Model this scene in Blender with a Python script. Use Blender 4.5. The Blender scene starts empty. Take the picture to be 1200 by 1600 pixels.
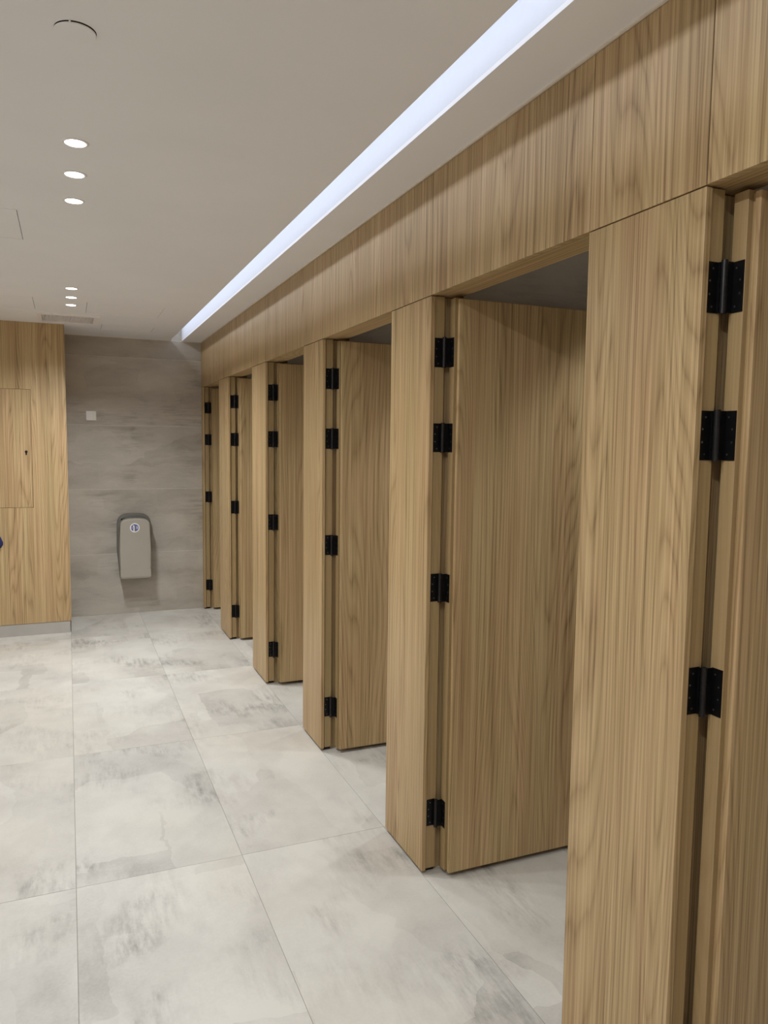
import bpy, bmesh, math, random
from mathutils import Vector, Matrix

SC = bpy.context.scene
COL = SC.collection
random.seed(7)
PI = math.pi

# ------------------------------------------------------------------ camera
H = 1.55
F_PX, YAW, PITCH, ROLL = 1175.1, 0.398, -0.0893, 0.0120
cam_d = bpy.data.cameras.new('camera')
cam_d.sensor_fit = 'VERTICAL'
cam_d.sensor_height = 36.0
cam_d.sensor_width = 27.0
cam_d.lens = F_PX * 36.0 / 1600.0
cam_d.clip_start = 0.02
cam = bpy.data.objects.new('camera', cam_d)
COL.objects.link(cam)
fw = Vector((math.sin(YAW) * math.cos(PITCH), math.cos(YAW) * math.cos(PITCH), math.sin(PITCH)))
r0 = Vector((math.cos(YAW), -math.sin(YAW), 0))
u0 = r0.cross(fw)
rr = math.cos(ROLL) * r0 + math.sin(ROLL) * u0
uu = -math.sin(ROLL) * r0 + math.cos(ROLL) * u0
cam.matrix_world = Matrix(((rr.x, uu.x, -fw.x, 0), (rr.y, uu.y, -fw.y, 0), (rr.z, uu.z, -fw.z, H), (0, 0, 0, 1)))
SC.camera = cam

# ------------------------------------------------------------------ world, exposure
w = bpy.data.worlds.new('world')
SC.world = w
w.use_nodes = True
w.node_tree.nodes['Background'].inputs[0].default_value = (0.8, 0.85, 1, 1)
w.node_tree.nodes['Background'].inputs[1].default_value = 0.02
SC.view_settings.view_transform = 'Standard'
SC.view_settings.look = 'None'
SC.view_settings.gamma = 1.0
SC.view_settings.use_curve_mapping = False
SC.view_settings.exposure = 0.0
SC.cycles.max_bounces = 12
SC.cycles.diffuse_bounces = 9
SC.cycles.caustics_reflective = False
SC.cycles.caustics_refractive = False

# light levels (the lamps themselves are made in their builders)
DOWN_W = 6.8
FILL_W = 5.5
COVE_W = 0.25
CUB_W = 28.0
WARM = (0.94, 0.98, 1.03)
COOL = (0.86, 0.91, 1.0)

# ------------------------------------------------------------------ layout (metres)
W = 1.1453          # plane of the cubicle fronts
ZH = 2.0555         # head of the door openings
ZC = 2.4593         # ceiling
YF = 7.0923         # grey end wall
YL = 6.5147         # wood clad return on the left
XLW = -2.4          # wall on the left, out of view
YB = -1.6           # wall behind the camera
XB = W + 1.55       # back of the cubicles
PR = [1.1426, 2.3338, 3.5115, 4.6553, 5.8384, 7.022]
PL = [1.4966, 2.6719, 3.8279, 5.0263, 6.2118, YF - 0.002]
P0L = 0.32
SLOT0, SLOT1 = 0.872, 0.976
TX0, TW, TY0, TL = -0.0078, 0.5797, 2.7041, 1.1949

# ------------------------------------------------------------------ helpers
def srgb(r, g, b):
    f = lambda c: (c / 255 / 12.92) if c / 255 <= 0.04045 else ((c / 255 + 0.055) / 1.055) ** 2.4
    return (f(r), f(g), f(b), 1)

def bx(bm, x0, x1, y0, y1, z0, z1, bev=0.0):
    vs = [bm.verts.new((x, y, z)) for z in (z0, z1) for y in (y0, y1) for x in (x0, x1)]
    fs = [bm.faces.new([vs[i] for i in q]) for q in ((0, 2, 3, 1), (4, 5, 7, 6), (0, 1, 5, 4), (2, 6, 7, 3), (0, 4, 6, 2), (1, 3, 7, 5))]
    if bev:
        es = list({e for f in fs for e in f.edges})
        bmesh.ops.bevel(bm, geom=es, offset=bev, segments=1, affect='EDGES')
    return bm

def box(x0, x1, y0, y1, z0, z1, bev=0.0):
    return bx(bmesh.new(), x0, x1, y0, y1, z0, z1, bev)

def cyl(bm, c, r, h, axis='Z', n=24, r2=None):
    m = Matrix.Translation(c)
    if axis == 'X':
        m = m @ Matrix.Rotation(PI / 2, 4, 'Y')
    if axis == 'Y':
        m = m @ Matrix.Rotation(PI / 2, 4, 'X')
    bmesh.ops.create_cone(bm, cap_ends=True, segments=n, radius1=r, radius2=r if r2 is None else r2, depth=h, matrix=m)
    return bm

def prism_y(bm, pts, y0, y1):
    """outline in the XZ plane, thickness along Y"""
    a = [bm.verts.new((x, y0, z)) for x, z in pts]
    b = [bm.verts.new((x, y1, z)) for x, z in pts]
    n = len(pts)
    bm.faces.new(a)
    bm.faces.new(b[::-1])
    for i in range(n):
        j = (i + 1) % n
        bm.faces.new((a[i], b[i], b[j], a[j]))
    bmesh.ops.recalc_face_normals(bm, faces=bm.faces[:])
    return bm

def lathe(bm, prof, c=(0, 0, 0), n=32):
    rings = []
    for r, z in prof:
        rings.append([bm.verts.new((c[0] + r * math.cos(2 * PI * k / n), c[1] + r * math.sin(2 * PI * k / n), c[2] + z)) for k in range(n)])
    for a, b in zip(rings, rings[1:]):
        for k in range(n):
            bm.faces.new((a[k], a[(k + 1) % n], b[(k + 1) % n], b[k]))
    bmesh.ops.recalc_face_normals(bm, faces=bm.faces[:])
    return bm

def obj(name, bm, mat, parent=None, smooth=False):
    me = bpy.data.meshes.new(name)
    bm.normal_update()
    bm.to_mesh(me)
    bm.free()
    if smooth:
        for p in me.polygons:
            p.use_smooth = True
    me.materials.append(mat)
    o = bpy.data.objects.new(name, me)
    COL.objects.link(o)
    if parent:
        o.parent = parent
    return o

def share(name, me, parent=None, loc=(0, 0, 0)):
    o = bpy.data.objects.new(name, me)
    COL.objects.link(o)
    o.parent = parent
    o.location = loc
    return o

def tag(o, label, cat, group=None, kind='thing'):
    o['label'] = label
    o['category'] = cat
    o['kind'] = kind
    if group:
        o['group'] = group
    return o

def thing(name, label, cat, loc=(0, 0, 0), group=None):
    o = bpy.data.objects.new(name, None)
    o.empty_display_size = 0.05
    COL.objects.link(o)
    o.location = loc
    return tag(o, label, cat, group)

def struct(name, bm, mat, smooth=False):
    o = obj(name, bm, mat, None, smooth)
    o['kind'] = 'structure'
    return o

def cells(bm, axes, u, v, holes, t0, t1):
    """solid plate split around rectangular holes; axes 'XY' (thickness Z) or 'XZ' (thickness Y)"""
    us = sorted({*u, *[h[0] for h in holes], *[h[1] for h in holes]})
    vs = sorted({*v, *[h[2] for h in holes], *[h[3] for h in holes]})
    us = [a for a in us if u[0] <= a <= u[1]]
    vs = [a for a in vs if v[0] <= a <= v[1]]
    for a, b in zip(us, us[1:]):
        run = None
        for c, d in list(zip(vs, vs[1:])) + [(None, None)]:
            solid = c is not None and not any(h[0] < (a + b) / 2 < h[1] and h[2] < (c + d) / 2 < h[3] for h in holes)
            if solid:
                run = (run[0], d) if run else (c, d)
            elif run:
                if axes == 'XY':
                    bx(bm, a, b, run[0], run[1], t0, t1)
                else:
                    bx(bm, a, b, t0, t1, run[0], run[1])
                run = None
    return bm

# ------------------------------------------------------------------ materials
class N:
    def __init__(s, name):
        s.m = bpy.data.materials.new(name)
        s.m.use_nodes = True
        s.t = s.m.node_tree
        s.b = s.t.nodes['Principled BSDF']
    def n(s, typ, **kw):
        x = s.t.nodes.new(typ)
        for k, v in kw.items():
            setattr(x, k, v)
        return x
    def put(s, sock, v):
        if hasattr(v, 'is_output'):
            s.t.links.new(v, sock)
        else:
            sock.default_value = v
    def math(s, op, a, b=0.0, c=None):
        x = s.n('ShaderNodeMath', operation=op)
        s.put(x.inputs[0], a)
        s.put(x.inputs[1], b)
        if c is not None:
            s.put(x.inputs[2], c)
        return x.outputs[0]
    def xyz(s, a, b, c):
        x = s.n('ShaderNodeCombineXYZ')
        for i, v in enumerate((a, b, c)):
            s.put(x.inputs[i], v)
        return x.outputs[0]
    def noise(s, vec, scale=1.0, detail=2.0, rough=0.5, dist=0.0):
        x = s.n('ShaderNodeTexNoise')
        s.put(x.inputs['Vector'], vec)
        s.put(x.inputs['Scale'], scale)
        s.put(x.inputs['Detail'], detail)
        s.put(x.inputs['Roughness'], rough)
        s.put(x.inputs['Distortion'], dist)
        return x.outputs[0]
    def ramp(s, f, stops, interp='LINEAR'):
        x = s.n('ShaderNodeValToRGB')
        x.color_ramp.interpolation = interp
        e = x.color_ramp.elements
        while len(e) < len(stops):
            e.new(0.5)
        for i, (p, c) in enumerate(stops):
            e[i].position = p
            e[i].color = c if len(c) == 4 else (*c, 1)
        s.put(x.inputs[0], f)
        return x.outputs[0]
    def mix(s, f, a, b, mode='MIX'):
        x = s.n('ShaderNodeMix', data_type='RGBA', blend_type=mode)
        s.put(x.inputs[0], f)
        s.put(x.inputs[6], a)
        s.put(x.inputs[7], b)
        return x.outputs[2]
    def rng(s, v, a, b, c, d):
        x = s.n('ShaderNodeMapRange')
        for i, q in enumerate((v, a, b, c, d)):
            s.put(x.inputs[i], q)
        return x.outputs[0]
    def bump(s, hgt, strength, dist=0.002):
        x = s.n('ShaderNodeBump')
        s.put(x.inputs['Height'], hgt)
        x.inputs['Strength'].default_value = strength
        x.inputs['Distance'].default_value = dist
        s.t.links.new(x.outputs[0], s.b.inputs['Normal'])
    def coords(s):
        tc = s.n('ShaderNodeTexCoord')
        sp = s.n('ShaderNodeSeparateXYZ')
        s.t.links.new(tc.outputs['Object'], sp.inputs[0])
        oi = s.n('ShaderNodeObjectInfo')
        return sp.outputs[0], sp.outputs[1], sp.outputs[2], oi.outputs['Random']

def plain(name, col, rough=0.6, metal=0.0, var=0.0, scale=40, emit=None, spec=0.5):
    k = N(name)
    k.b.inputs['Roughness'].default_value = rough
    k.b.inputs['Metallic'].default_value = metal
    k.b.inputs['Specular IOR Level'].default_value = spec
    if var:
        tc = k.n('ShaderNodeTexCoord')
        f = k.noise(tc.outputs['Object'], scale, 3)
        lo = tuple(c * (1 - var) for c in col[:3])
        hi = tuple(min(1, c * (1 + var)) for c in col[:3])
        k.put(k.b.inputs['Base Color'], k.ramp(f, [(0.3, lo), (0.7, hi)]))
    else:
        k.b.inputs['Base Color'].default_value = col
    if emit:
        k.b.inputs['Emission Color'].default_value = emit[0]
        k.b.inputs['Emission Strength'].default_value = emit[1]
    return k.m

def wood(name, dark, mid, light, flat=False, contrast=1.8):
    k = N(name)
    x, y, z, r = k.coords()
    off = k.math('MULTIPLY', r, 37.0)
    if flat:       # grain runs along Y on level faces
        u = k.math('ADD', k.math('ADD', x, z), off)
        v = y
    else:          # grain runs upright
        u = k.math('ADD', k.math('ADD', x, y), off)
        v = k.math('ADD', z, k.math('MULTIPLY', r, 9.0))
    warp = k.noise(k.xyz(k.math('MULTIPLY', u, 5.5), k.math('MULTIPLY', v, 0.42), r), 1.0, 1.0, 0.4)
    wob = k.noise(k.xyz(k.math('MULTIPLY', u, 26.0), k.math('MULTIPLY', v, 2.2), 3.0), 1.0, 2.0, 0.5)
    ph = k.math('ADD', k.math('ADD', k.math('MULTIPLY', u, 60.0), k.math('MULTIPLY', warp, 30.0)), k.math('MULTIPLY', wob, 0.9))
    saw = k.math('FRACT', ph)
    ring = k.ramp(saw, [(0.0, (0.22,) * 3), (0.12, (0.58,) * 3), (0.45, (0.84,) * 3), (0.80, (0.62,) * 3), (1.0, (0.22,) * 3)])
    fine = k.noise(k.xyz(k.math('MULTIPLY', u, 300.0), k.math('MULTIPLY', v, 2.4), r), 1.0, 3.0, 0.6)
    hair = k.noise(k.xyz(k.math('MULTIPLY', u, 520.0), k.math('MULTIPLY', v, 5.0), 5.0), 1.0, 2.0, 0.6)
    fine = k.math('ADD', k.math('MULTIPLY', fine, 0.7), k.math('MULTIPLY', hair, 0.3))
    streak = k.noise(k.xyz(k.math('MULTIPLY', u, 125.0), k.math('MULTIPLY', v, 0.8), 7.0), 1.0, 2.0, 0.55)
    broad = k.noise(k.xyz(k.math('MULTIPLY', u, 12.0), k.math('MULTIPLY', v, 0.5), 1.7), 1.0, 1.0, 0.5)
    s = k.math('ADD', k.math('MULTIPLY', ring, 0.19), k.math('MULTIPLY', fine, 0.46))
    s = k.math('ADD', s, k.math('MULTIPLY', streak, 0.50))
    s = k.math('ADD', s, k.math('MULTIPLY', broad, 0.18))
    s = k.math('ADD', k.math('MULTIPLY', k.math('SUBTRACT', s, 0.65), contrast), 0.5)
    col = k.ramp(s, [(0.22, dark), (0.48, mid), (0.80, light)])
    hue = k.noise(k.xyz(k.math('MULTIPLY', u, 9.0), k.math('MULTIPLY', v, 0.9), 11.0), 1.0, 2.0, 0.5)
    col = k.mix(k.rng(hue, 0.35, 0.62, 0.0, 1.0), col, k.mix(1.0, col, (1.03, 0.965, 1.0, 1), 'MULTIPLY'))
    tint = k.math('ADD', k.math('MULTIPLY', r, 0.08), 0.96)
    col = k.mix(1.0, col, k.xyz(tint, tint, tint), 'MULTIPLY')
    k.put(k.b.inputs['Base Color'], col)
    k.put(k.b.inputs['Roughness'], k.rng(s, 0.2, 0.9, 0.50, 0.40))
    k.b.inputs['Specular IOR Level'].default_value = 0.5
    k.bump(s, 0.12, 0.0008)
    return k.m

WD, WM, WL = srgb(120, 96, 61), srgb(166, 140, 97), srgb(196, 171, 126)
M_wood = wood('oak_laminate', WD, WM, WL)
M_wood_flat = wood('oak_laminate_level', WD, WM, WL, flat=True)
M_edge = wood('oak_edge_band', srgb(136, 115, 76), srgb(158, 136, 94), srgb(174, 152, 110), contrast=1.0)

def concrete(name, dark, mid, light, rough, wall=False):
    k = N(name)
    x, y, z, r = k.coords()
    off = k.math('MULTIPLY', r, 53.0)
    if wall:
        a, b = k.math('ADD', x, off), k.math('ADD', z, off)
        ax, bx_ = 1.1, 3.6
    else:
        a, b = k.math('ADD', x, off), k.math('ADD', y, off)
        ax, bx_ = 1.5, 1.2
    base = k.xyz(a, b, 0.0)
    wv = k.noise(base, 3.0, 4.0, 0.6)
    wv2 = k.noise(k.xyz(b, a, 2.0), 3.0, 4.0, 0.6)
    da = k.math('ADD', a, k.math('MULTIPLY', wv, 0.16))
    db = k.math('ADD', b, k.math('MULTIPLY', wv2, 0.16))
    cloud = k.noise(k.xyz(k.math('MULTIPLY', da, ax * 1.6), k.math('MULTIPLY', db, bx_ * 1.6), 0.0), 1.0, 6.0, 0.58)
    vor = k.n('ShaderNodeTexVoronoi', distance='CHEBYCHEV', feature='F1')
    k.put(vor.inputs['Vector'], k.xyz(k.math('MULTIPLY', da, 1.3 if wall else 2.6), k.math('MULTIPLY', db, 4.0 if wall else 1.5), 0.0))
    vor.inputs['Scale'].default_value = 1.0
    sep = k.n('ShaderNodeSeparateColor')
    k.t.links.new(vor.outputs['Color'], sep.inputs[0])
    patch = sep.outputs[0]
    # trowelled scratches along one direction of the slab, only here and there
    if wall:
        sv = k.xyz(k.math('MULTIPLY', a, 5.0), k.math('MULTIPLY', b, 42.0), 0.0)
    else:
        sv = k.xyz(k.math('MULTIPLY', a, 34.0), k.math('MULTIPLY', b, 7.0), 0.0)
    scratch = k.noise(sv, 1.0, 4.0, 0.65)
    gate = k.noise(base, 2.1, 3.0, 0.6, 0.4)
    gate = k.rng(gate, 0.50, 0.66, 0.0, 1.0)
    smudge = k.math('MULTIPLY', k.rng(scratch, 0.40, 0.66, 0.0, 1.0), gate)
    grit = k.noise(base, 90.0, 2.0, 0.6)
    s = k.math('ADD', k.math('MULTIPLY', cloud, 0.78), k.math('MULTIPLY', patch, 0.14))
    s = k.math('ADD', s, k.math('MULTIPLY', grit, 0.10))
    s = k.math('ADD', s, 0.03)
    s = k.math('SUBTRACT', s, k.math('MULTIPLY', smudge, 0.24))
    col = k.ramp(s, [(0.24, dark), (0.47, mid), (0.68, light)])
    warm = k.rng(k.noise(base, 1.3, 2.0), 0.4, 0.62, 0.0, 0.5)
    col = k.mix(warm, col, k.mix(1.0, col, (1.02, 1.0, 0.95, 1), 'MULTIPLY'))
    tint = k.math('ADD', k.math('MULTIPLY', r, 0.06), 0.97)
    col = k.mix(1.0, col, k.xyz(tint, tint, tint), 'MULTIPLY')
    k.put(k.b.inputs['Base Color'], col)
    k.put(k.b.inputs['Roughness'], k.rng(s, 0.3, 0.7, rough + 0.08, rough - 0.05))
    k.b.inputs['Specular IOR Level'].default_value = 0.4
    k.bump(s, 0.10, 0.002)
    return k.m

M_floor = concrete('floor_porcelain', srgb(150, 147, 140), srgb(194, 190, 182), srgb(214, 211, 202), 0.42)
M_wtile = concrete('wall_porcelain', srgb(146, 138, 126), srgb(173, 165, 153), srgb(190, 183, 171), 0.40, wall=True)
M_wtile_d = concrete('cubicle_porcelain', srgb(172, 167, 158), srgb(192, 187, 178), srgb(204, 199, 190), 0.45, wall=True)
M_grout = plain('grout', srgb(150, 144, 134), 0.8, var=0.1)
M_grout_w = plain('wall_grout', srgb(206, 199, 188), 0.8, var=0.1)
M_ceil = plain('ceiling_paint', srgb(238, 237, 238), 0.75, var=0.015, scale=3)
M_white = plain('white_paint', srgb(236, 235, 232), 0.6, var=0.01)
M_cove = plain('cove_paint', srgb(216, 219, 226), 0.7, var=0.01)
M_seal = plain('sealant', srgb(226, 216, 200), 0.6, var=0.05)
M_wall = plain('side_wall_paint', srgb(238, 236, 232), 0.7, var=0.03, scale=4)
M_steel = plain('plinth_metal', srgb(176, 172, 166), 0.35, 0.0, var=0.05, scale=8)
M_black = plain('black_hinge_metal', srgb(22, 21, 22), 0.42, 0.6, var=0.25, scale=60)
M_pin = plain('dark_hinge_pin', srgb(44, 42, 42), 0.35, 0.7, var=0.15, scale=60)
M_screw = plain('screw_head', srgb(120, 118, 112), 0.3, 0.9, var=0.1)
M_dark = plain('dark_void', srgb(30, 28, 26), 0.9, var=0.2)
M_shell = plain('silver_plastic', srgb(172, 166, 154), 0.34, 0.25, var=0.02, scale=6)
M_back = plain('grey_plastic', srgb(112, 110, 103), 0.4, 0.15, var=0.04, scale=6)
M_blue = plain('blue_print', srgb(96, 110, 160), 0.4, var=0.05)
M_cloth = plain('navy_cloth', srgb(30, 36, 92), 0.85, var=0.2, scale=90)
M_lamp = plain('lamp_lens', srgb(255, 255, 255), 0.4, emit=((1.0, 0.98, 0.93, 1), 9.0))
M_plast = plain('white_plastic', srgb(244, 238, 236), 0.4, var=0.01)
M_rocker = plain('rocker_plastic', srgb(236, 236, 224), 0.4, var=0.01)

# ------------------------------------------------------------------ floor
fl = struct('floor', box(XLW, XB, YB, YF, -0.06, -0.0012), M_grout)
g = 0.0008
k0 = math.floor((XLW - TX0) / TW)
for i in range(k0, 6):
    for j in range(-4, 4):
        xa, xb = max(TX0 + i * TW, XLW), min(TX0 + (i + 1) * TW, XB)
        ya, yb = max(TY0 + j * TL, YB), min(TY0 + (j + 1) * TL, YF)
        if xb - xa < 0.02 or yb - ya < 0.02:
            continue
        cx, cy = (xa + xb) / 2, (ya + yb) / 2
        t = obj('tile', box(xa - cx + g, xb - cx - g, ya - cy + g, yb - cy - g, -0.010, 0.0, 0.0006), M_floor, fl)
        t.location = (cx, cy, random.uniform(-0.0004, 0.0))

# ------------------------------------------------------------------ grey end wall
wb = struct('wall_back', box(XLW, XB + 0.1, YF + 0.0012, YF + 0.15, -0.06, ZC + 0.35), M_grout_w)
zs = [0.0, 0.548, 1.126, 1.692, 2.289, ZC + 0.21]
for a, b in zip(zs, zs[1:]):
    for xa, xb in ((-0.024, W + 0.02),):
        t = obj('tile', box((xa - xb) / 2, (xb - xa) / 2, 0, 0.012, (a - b) / 2 + 0.0018, (b - a) / 2 - 0.0018, 0.0005), M_wtile, wb)
        t.location = ((xa + xb) / 2, YF, (a + b) / 2)

# ------------------------------------------------------------------ wood clad return with hatch (left)
wl = struct('wall_left', box(XLW, -0.022, YL + 0.018, YF, 0.0, ZC), M_dark)
HX0, HX1, HZ0, HZ1 = -0.76, -0.2585, 1.0255, 1.9440
bm = cells(bmesh.new(), 'XZ', (XLW, -0.0035), (0.0965, ZC), [(HX0 - 0.002, HX1 + 0.002, HZ0 - 0.002, HZ1 + 0.002)], YL, YL + 0.0178)
obj('cladding_panel', bm, M_wood, wl)
obj('side_panel', box(-0.0218, -0.0036, YL + 0.0182, YF - 0.001, 0.0965, ZC), M_wood, wl)
bb = struct('baseboard_left', box(XLW, -0.012, YL + 0.003, YL + 0.0175, 0.0, 0.094), M_steel)
ht = thing('service_hatch', 'flush wood service hatch with a keyhole in the wood clad wall', 'hatch', (HX1, YL, HZ0))
obj('door_leaf', box(HX0 - HX1, 0, 0.0002, 0.016, 0, HZ1 - HZ0, 0.0008), M_wood, ht)
kh = bmesh.new()
cyl(kh, (-0.040, -0.0002, 0.436), 0.0105, 0.003, 'Y', 16)
prism_y(kh, [(-0.0445, 0.434), (-0.0355, 0.434), (-0.034, 0.412), (-0.046, 0.412)], -0.0017, 0.0013)
obj('keyhole', kh, M_dark, ht)

# ------------------------------------------------------------------ hidden sides of the room
struct('wall_side', box(XLW - 0.1, XLW, YB, YF, -0.06, ZC + 0.2), M_wall)
struct('wall_rear', box(XLW - 0.1, XB + 0.1, YB - 0.1, YB, -0.06, ZC + 0.2), M_wall)

# ------------------------------------------------------------------ ceiling
AP = {  # access panels: x0, x1, y0, y1
    'a': (-0.66, -0.1655, 3.405, 3.879), 'b': (-0.68, -0.186, 5.378, 5.834),
    'c': (0.143, 0.632, 5.425, 5.875), 'd': (0.272, 0.660, 6.37, 6.652)}
VG = (-0.165, 0.215, 6.02, 6.37)
gp = 0.0025
holes = [(a - gp, b + gp, c - gp, d + gp) for a, b, c, d in AP.values()] + [VG]
bm = cells(bmesh.new(), 'XY', (XLW, SLOT0), (YB, YF), holes, ZC, ZC + 0.012)
bx(bm, SLOT1, W + 0.02, YB, YF, ZC, ZC + 0.012)
struct('ceiling', bm, M_ceil)
bm = bmesh.new()                                   # light cove above the slot
bx(bm, SLOT1, SLOT1 + 0.012, YB, YF, ZC + 0.012, ZC + 0.19)
bx(bm, 0.60, SLOT1 + 0.012, YB, YF, ZC + 0.19, ZC + 0.20)
bx(bm, 0.60, 0.61, YB, YF, ZC + 0.012, ZC + 0.19)
struct('ceiling_cove', bm, M_cove)
bm = bmesh.new()
bx(bm, XLW, 0.60, YB, YF, ZC + 0.26, ZC + 0.30)
struct('ceiling_void', bm, M_dark)
struct('ceiling_cubicle', box(W + 0.115, XB, YB, YF, ZC - 0.02, ZC + 0.01), M_ceil)
struct('trim_1', box(W - 0.006, W + 0.001, YB, YF, ZC - 0.005, ZC), M_seal)
struct('trim_2', box(-0.0035, W, YF - 0.005, YF, ZC - 0.004, ZC - 0.0002), M_seal)

PLAB = {'a': 'square white ceiling hatch flush in the ceiling beside the nearer three downlights',
        'b': 'square white ceiling hatch beside the farther three downlights, on the wood clad side',
        'c': 'square white ceiling hatch between the air grille and the light slot',
        'd': 'small white ceiling hatch flush in the ceiling next to the grey end wall'}
for kx, (a, b, c, d) in AP.items():
    p = thing('ceiling_hatch', PLAB[kx], 'hatch', (a, c, ZC))
    obj('cover_board', box(0, b - a, 0, d - c, -0.0006, 0.012, 0.001), M_ceil, p)
    obj('edge_bead', box(0.0, b - a, d - c - 0.006, d - c, -0.0022, -0.0006), M_white, p)

# ------------------------------------------------------------------ fascia above the cubicles
wr = struct('wall_right', box(W + 0.0185, W + 0.115, YB, YF, ZH + 0.003, ZC - 0.001), M_wood_flat)
edges = [YB, P0L]
for a, b in zip(PR, PL):
    edges += [a, b]
for a, b in zip(edges, edges[1:]):
    t = obj('fascia_panel', box(0, 0.018, (a - b) / 2 + 0.0012, (b - a) / 2 - 0.0012, 0, ZC - ZH - 0.006, 0.0006), M_wood, wr)
    t.location = (W, (a + b) / 2, ZH)
obj('near_panel', box(W, W + 0.10, YB, P0L, 0.0, ZH - 0.003), M_wood, wr)

# ------------------------------------------------------------------ pilasters between the doors
ordn = ['widest and closest to the camera', 'second', 'third', 'fourth', 'fifth', 'last']
PLBL = ['tall oak pilaster, broadest in view, standing before the widest view of an open door',
        'oak pilaster, second widest in view, its foot on a bright floor joint',
        'oak pilaster, third widest in view, two doors beyond the broadest pilaster',
        'oak pilaster standing third from the grey end wall',
        'oak pilaster standing second from the grey end wall',
        'thin oak strip pilaster touching the grey end wall']
pils = []
for i, (a, b) in enumerate(zip(PR, PL)):
    p = thing('pilaster', PLBL[i], 'pilaster', (W, a, 0), 'oak pilasters between the cubicle doors')
    pils.append(p)
    L = b - a
    obj('face_panel', box(0, 0.016, 0.0, L, 0.013, ZH - 0.003, 0.0008), M_wood, p)
    obj('jamb_strip', box(0.0195, 0.056, 0.007, L - 0.007, 0.016, ZH - 0.0005, 0.0008), M_edge, p)
    obj('core_post', box(0.0562, 0.16, min(0.03, L * 0.4), L - 0.012, 0.0, ZH - 0.0005), M_wood, p)
    obj('foot_plinth', box(0.02, 0.056, 0.02, L - 0.01, 0.0, 0.0158), M_dark, p)

# ------------------------------------------------------------------ cubicle doors, swung inwards
HZ = [(1.8168, 1.9155), (1.5265, 1.6250), (1.0015, 1.1005), (0.1775, 0.2740)]
DLBL = ['oak cubicle door standing open beside the broadest pilaster, cut off by the picture edge',
        'oak cubicle door standing open, shown widest, between the broadest and second widest pilasters',
        'oak cubicle door standing open, second widest in view',
        'oak cubicle door standing open, third door from the grey end wall',
        'oak cubicle door standing open, second door from the grey end wall',
        'oak cubicle door standing open, next to the grey end wall']
def shared(name, bm, mat):
    m = bpy.data.meshes.new(name)
    bm.to_mesh(m)
    bm.free()
    m.materials.append(mat)
    return m
HH = HZ[0][1] - HZ[0][0]
b = bmesh.new()                                          # leaf screwed to the jamb, a part of the pilaster
bx(b, 0.0197, 0.050, 0.0056, 0.0069, 0, HH)
bx(b, 0.0462, 0.0478, 0.0004, 0.0056, 0, HH)
M_JL = shared('hinge_leaf', b, M_black)
b = bmesh.new()                                          # leaf on the door edge with its root at the pin
bx(b, 0.0712, 0.0726, -0.034, -0.0075, 0, HH)
bx(b, 0.050, 0.0714, -0.0092, -0.0078, 0, HH)
MH = shared('hinge', b, M_black)
b = bmesh.new()
cyl(b, (0.0490, -0.0075, HH / 2), 0.0066, HH + 0.004, 'Z', 16)
for q in (0.2, 0.4, 0.6, 0.8):
    cyl(b, (0.0490, -0.0075, HH * q), 0.0069, 0.016, 'Z', 16)
MB_ = shared('barrel', b, M_pin)
b = bmesh.new()
c = bmesh.new()
for zz in (0.012, 0.036, 0.062, 0.086):
    cyl(b, (0.033 if zz in (0.012, 0.086) else 0.026, 0.0055, zz), 0.0022, 0.001, 'Y', 8)
    cyl(c, (0.0711, -0.016 if zz in (0.012, 0.086) else -0.026, zz), 0.0022, 0.001, 'X', 8)
M_JS, MS = shared('screw_heads', b, M_screw), shared('screw_heads', c, M_screw)
for i, p in enumerate(pils):
    for z0, z1 in HZ:
        lf = share('hinge_leaf', M_JL, p, (0, 0, z0))
        lf['label'] = 'black hinge leaf'
        if i < 4:
            share('screw_heads', M_JS, lf)['kind'] = 'stuff'
for i, a in enumerate(PR):
    near = ([P0L] + PL)[i]
    wd = a - near - 0.012
    d = thing('cubicle_door', DLBL[i], 'door', (W, a, 0), 'open cubicle doors')
    b = box(0.0728, 0.0728 + wd, -0.0345, -0.0006, 0.020, 2.047, 0.0008)
    bx(b, 0.086, 0.0728 + wd - 0.012, -0.0440, -0.0345, 0.022, 2.040)
    obj('door_core', b, M_edge, d)
    obj('face_panel', box(0.0790, 0.0728 + wd - 0.010, -0.0580, -0.0442, 0.020, 2.041, 0.001), M_wood, d)
    for z0, z1 in HZ:
        hg = share('hinge', MH, d, (0, 0, z0))
        hg['label'] = 'black door hinge'
        share('barrel', MB_, hg)
        if i < 4:
            sc_ = share('screw_heads', MS, hg)
            sc_['kind'] = 'stuff'

# ------------------------------------------------------------------ cubicle interiors
struct('wall_cubicle', box(XB, XB + 0.1, YB, YF, -0.06, ZC + 0.2), M_wtile_d)
for a, b in zip(PR[:-1], PL[:-1]):
    struct('wall_partition', box(W + 0.161, XB, a + 0.07, b - 0.03, 0.0, ZC - 0.02), M_wtile_d)
struct('wall_partition', box(W + 0.101, XB, P0L - 0.25, P0L - 0.02, 0.0, ZC - 0.02), M_wtile_d)

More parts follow.
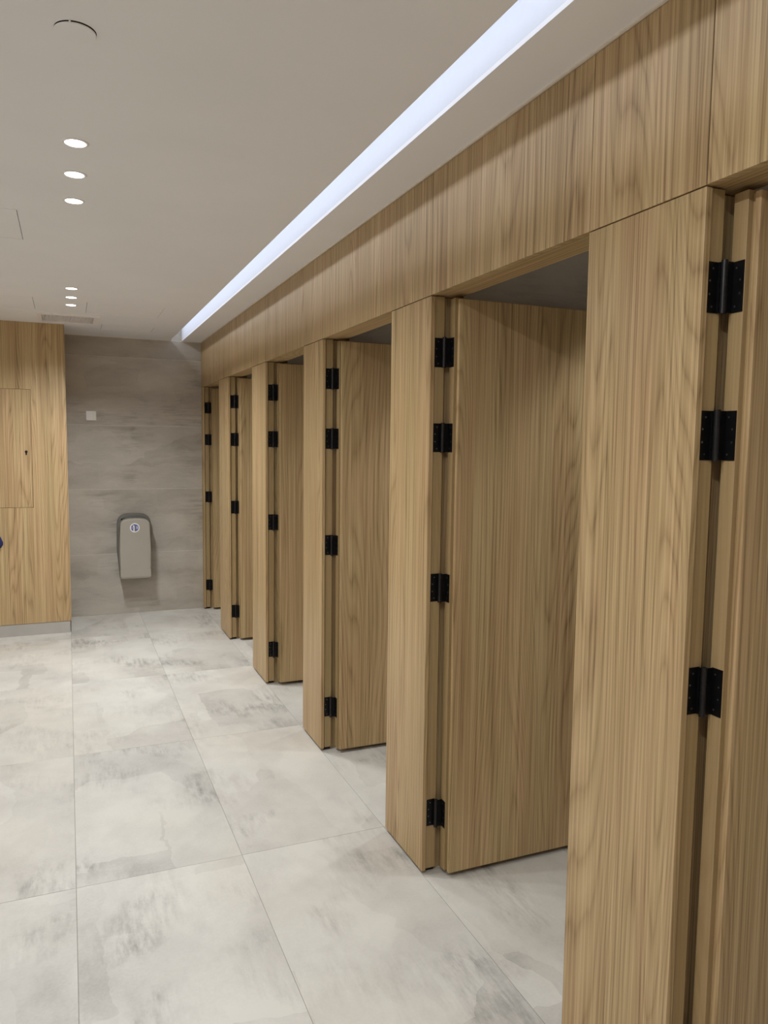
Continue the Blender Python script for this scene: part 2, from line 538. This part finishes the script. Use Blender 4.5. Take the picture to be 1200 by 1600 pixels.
LAMP_PROF = [(0.0, 0), ]
def spot(name, loc, power, ang, blend, col, parent=None, r=0.035):
    l = bpy.data.lights.new(name, 'SPOT')
    l.energy = power
    l.spot_size = math.radians(ang)
    l.spot_blend = blend
    l.color = col
    l.shadow_soft_size = r
    o = bpy.data.objects.new(name, l)
    COL.objects.link(o)
    o.location = loc
    if parent:
        o.parent = parent
    return o
def area(name, loc, power, shape, sx, sy, col, spread, rot=(0, 0, 0), parent=None):
    l = bpy.data.lights.new(name, 'AREA')
    l.energy = power
    l.shape = shape
    l.size = sx
    l.size_y = sy
    l.color = col
    l.spread = math.radians(spread)
    o = bpy.data.objects.new(name, l)
    COL.objects.link(o)
    o.location = loc
    o.rotation_euler = rot
    if parent:
        o.parent = parent
    return o

ring_me = None
def downlight(x, y, z, label, group, kind, power, ang):
    global ring_me, lens_me
    t = thing('downlight', label, 'ceiling light', (x, y, z), group)
    if ring_me is None:
        b = lathe(bmesh.new(), [(0.0315, 0.0), (0.0315, -0.0030), (0.036, -0.0030), (0.040, -0.0008), (0.040, 0.0)], n=32)
        ro = obj('trim_ring', b, M_white, t, True); ring_me = ro.data
        b = bmesh.new(); cyl(b, (0, 0, -0.0008), 0.0314, 0.0014, 'Z', 32)
        lo = obj('lens', b, M_lamp, t); lens_me = lo.data
    else:
        share('trim_ring', ring_me, t)
        share('lens', lens_me, t)
    if kind == 'area':
        area('lamp', (0, 0, -0.006), power, 'DISK', 0.06, 0.06, WARM, ang, parent=t)
    else:
        spot('lamp', (0, 0, -0.008), power, ang, 1.0, WARM, parent=t)
    return t

LX = 0.044
names_ = [(2.577, 'round downlight in the ceiling, largest of the nearer three, next after the round cover plate', 'nearer row of three downlights'),
          (2.874, 'round downlight in the ceiling, middle one of the nearer three', 'nearer row of three downlights'),
          (3.183, 'round downlight in the ceiling, last of the nearer three, level with a square hatch', 'nearer row of three downlights'),
          (4.971, 'round downlight in the ceiling, first of the three leading up to the air grille', 'farther row of three downlights'),
          (5.275, 'round downlight in the ceiling, middle one of the three leading up to the air grille', 'farther row of three downlights'),
          (5.568, 'round downlight in the ceiling, next to the air grille', 'farther row of three downlights')]
for y, lab, gr in names_:
    downlight(LX, y, ZC, lab, gr, 'area', DOWN_W * (1.7 if y > 4 else 0.88), 146 if y > 4 else 150)
# unseen overhead row, added at the spacing of the rows ahead
for q, y in enumerate((0.19, 0.49, 0.79)):
    downlight(LX, y, ZC, ['first', 'middle', 'last'][q] + ' round downlight of the overhead row before the round cover plate', 'overhead row of three downlights', 'area', DOWN_W * 1.08, 172)
for q, (x, y) in enumerate(((-1.5, 0.3), (-1.5, 1.5), (-1.5, 2.7))):  # added fill lamps out of view, only there to brighten the room
    downlight(x, y, ZC, ['first', 'second', 'third'][q] + ' added fill light on the unseen side of the room', 'added fill lights on the unseen side', 'area', FILL_W * (1.0, 1.0, 0.4)[q], 180)

# one narrow lamp in the ceiling of every cubicle
for i, a in enumerate(PR):
    near = ([P0L] + PL)[i]
    spot('cubicle_lamp', (W + 0.78, (a + near) / 2 - 0.02, ZC - 0.03), CUB_W, 86, 0.55, WARM)
# battens lying in the light cove
y = YF - 0.17 - 29 * 0.29
while y < YF - 0.1:
    area('cove_lamp', (0.80, y, ZC + 0.095), COVE_W, 'RECTANGLE', 0.02, 0.28, COOL, 170, rot=(0, math.radians(-75), 0))
    y += 0.29

# ------------------------------------------------------------------ round cover plate in the ceiling
cp = thing('sprinkler_cover', 'round white blank cover plate on the ceiling with a dark crescent gap', 'cover plate', (0.038, 1.897, ZC))
obj('cup', lathe(bmesh.new(), [(0.0, -0.0006), (0.044, -0.0006), (0.0445, 0.0)], n=40), M_dark, cp)
pl = obj('plate', lathe(bmesh.new(), [(0.0, 0.0), (0.043, 0.0), (0.0445, -0.0012), (0.0435, -0.0032), (0.0, -0.0036)], n=40), M_ceil, cp)
pl.location = (-0.0008, 0.0022, -0.0012)
obj('clip', box(-0.014, -0.010, -0.0465, -0.040, -0.004, 0.0), M_ceil, cp)

# ------------------------------------------------------------------ air grille
x0, x1, y0, y1 = VG
vg = thing('air_grille', 'white rectangular air grille in the ceiling in front of the wood clad wall', 'air grille', (x0, y0, ZC))
lx, ly = x1 - x0, y1 - y0
b = bmesh.new()
fo = 0.028
cells(b, 'XY', (-fo, lx + fo), (-fo, ly + fo), [(0.012, lx - 0.012, 0.012, ly - 0.012)], -0.008, -0.0002)
obj('frame', b, M_plast, vg)
b = bmesh.new()
bx(b, 0, lx, 0, ly, 0.042, 0.046)
for q in ((0, 0.004, 0, ly), (lx - 0.004, lx, 0, ly), (0, lx, 0, 0.004), (0, lx, ly - 0.004, ly)):
    bx(b, *q, 0.0, 0.042)
obj('duct_box', b, M_plast, vg)
sm = None
nsl = 14
for q in range(nsl):
    if sm is None:
        b = bmesh.new()
        m = Matrix.Rotation(math.radians(28), 4, 'Y')
        vs0 = len(b.verts)
        bx(b, -0.0012, 0.0012, 0.014, ly - 0.014, -0.013, 0.013)
        bmesh.ops.transform(b, matrix=m, verts=b.verts[:])
        s_ = obj('slat', b, M_white, vg); sm = s_.data
    else:
        s_ = share('slat', sm, vg)
    s_.location = (0.022 + (lx - 0.044) * q / (nsl - 1), 0, 0.012)
for q in range(3):
    obj('cross_slat', box(0.014, lx - 0.014, ly * (q + 1) / 4 - 0.001, ly * (q + 1) / 4 + 0.001, 0.026, 0.038), M_white, vg)

# ------------------------------------------------------------------ switch plate
sw = thing('switch_plate', 'small square white switch plate on the grey tiled end wall', 'switch', (0.1965, YF, 1.7715))
obj('plate', box(-0.042, 0.042, -0.010, 0.0, -0.042, 0.042, 0.003), M_plast, sw)
obj('rocker', box(0.013, 0.039, -0.0125, -0.0098, -0.039, 0.039, 0.0012), M_rocker, sw)

# ------------------------------------------------------------------ hand dryer
hd = thing('hand_dryer', 'silver wall-mounted hand dryer with a round blue emblem on the grey end wall', 'hand dryer', (0.532, YF, 0.30))
def arch(hw_b, hw_m, hw_t, z0, zsh, ztop, rc, n=14):
    """outline: flat foot, slightly swelling sides, arched crown with round shoulders"""
    pts = [(-hw_b, z0), (hw_b, z0), (hw_m, z0 + (zsh - z0) * 0.55), (hw_t, zsh)]
    for k in range(1, n):
        t = k / n * PI
        ex = 0.62
        cx_ = math.cos(t); sx_ = math.sin(t)
        pts.append((hw_t * math.copysign(abs(cx_) ** ex, cx_), zsh + (ztop - zsh) * abs(sx_) ** 0.72))
    pts += [(-hw_t, zsh), (-hw_m, z0 + (zsh - z0) * 0.55)]
    return pts
def shell(name, outline, ya, yb, mat, bev, par):
    b = prism_y(bmesh.new(), outline, ya, yb)
    es = [e for e in b.edges if abs(e.verts[0].co.y - yb) < 1e-6 and abs(e.verts[1].co.y - yb) < 1e-6]
    bmesh.ops.bevel(b, geom=es, offset=bev, segments=3, affect='EDGES', profile=0.6)
    bmesh.ops.recalc_face_normals(b, faces=b.faces[:])
    o = obj(name, b, mat, par)
    return o
shell('back_shell', arch(0.125, 0.147, 0.143, 0.03, 0.50, 0.612, 0.08), 0.0, -0.075, M_back, 0.012, hd)
shell('hand_slot', arch(0.118, 0.132, 0.128, 0.035, 0.47, 0.565, 0.08), -0.070, -0.125, M_dark, 0.004, hd)
fs = shell('front_shell', arch(0.128, 0.1335, 0.126, 0.045, 0.505, 0.578, 0.08), -0.118, -0.195, M_shell, 0.014, hd)
# lower cover: its top edge is a wave, standing a hair proud of the shell
pts = [(-0.1265, 0.062), (0.1265, 0.062), (0.1275, 0.120)]
for k in range(0, 21):
    xx = 0.1275 - 0.255 * k / 20
    pts.append((xx, 0.124 + 0.034 * math.exp(-(xx / 0.055) ** 2)))
prism = prism_y(bmesh.new(), pts, -0.1990, -0.190)
obj('lower_cover', prism, M_shell, hd)
b = bmesh.new()
cyl(b, (0, 0, 0), 0.0405, 0.003, 'Y', 40)
em = obj('emblem', b, M_plast, hd); em.location = (-0.004, -0.1965, 0.497)
b = bmesh.new(); cyl(b, (0, -0.0018, 0), 0.0325, 0.0015, 'Y', 40)
obj('blue_disc', b, M_blue, em)
b = bmesh.new()
prism_y(b, [(-0.012, -0.030), (-0.003, -0.031), (-0.003, 0.014), (-0.006, 0.021), (-0.014, 0.022), (-0.018, 0.016), (-0.012, 0.012)], -0.0036, -0.0024)
prism_y(b, [(-0.026, -0.004), (-0.020, -0.002), (-0.020, 0.003), (-0.027, 0.002)], -0.0036, -0.0024)
prism_y(b, [(0.012, 0.006), (0.027, 0.003), (0.027, 0.008), (0.012, 0.011)], -0.0036, -0.0024)
prism_y(b, [(0.012, -0.006), (0.026, -0.008), (0.026, -0.003), (0.012, -0.001)], -0.0036, -0.0024)
obj('hand_mark', b, M_plast, em)
b = prism_y(bmesh.new(), [(0.0, -0.031), (0.008, -0.030), (0.010, 0.012), (0.004, 0.020), (0.0, 0.014)], -0.0036, -0.0024)
obj('dark_stroke', b, M_back, em)
b = bmesh.new()
cyl(b, (-0.103, -0.078, 0.562), 0.0075, 0.008, 'Y', 14)
cyl(b, (-0.085, -0.078, 0.566), 0.0075, 0.008, 'Y', 14)
obj('sensor_eyes', b, M_dark, hd)

# ------------------------------------------------------------------ navy cloth, only its edge in view
ck = thing('hanging_cloth', 'navy blue cloth end just showing at the picture edge before the wood clad wall', 'cloth', (-0.565, YL, 0.70))
b = bmesh.new()
n = 20
prof = [(0.0, 0.0), (0.045, 0.004), (0.070, 0.018), (0.083, 0.040), (0.083, 0.060), (0.072, 0.090), (0.060, 0.118), (0.046, 0.146), (0.030, 0.20), (0.014, 0.27), (0.010, 0.30)]
rings = []
for r_, z_ in prof:
    ring = []
    for k in range(n):
        t = 2 * PI * k / n
        f = 1 + 0.05 * math.sin(5 * t + z_ * 20)
        ring.append(b.verts.new((r_ * f * math.cos(t), -0.040 + 0.036 * min(1, r_ / 0.06) * math.sin(t), z_)))
    rings.append(ring)
for a_, b_ in zip(rings, rings[1:]):
    for k in range(n):
        b.faces.new((a_[k], a_[(k + 1) % n], b_[(k + 1) % n], b_[k]))
b.faces.new(rings[-1])
bmesh.ops.recalc_face_normals(b, faces=b.faces[:])
obj('cloth', b, M_cloth, ck, True)
b = bmesh.new()
cyl(b, (0, -0.022, 0.30), 0.006, 0.044, 'Y', 12)
cyl(b, (0, -0.046, 0.305), 0.010, 0.010, 'Y', 16)
obj('wall_hook', b, M_black, ck)
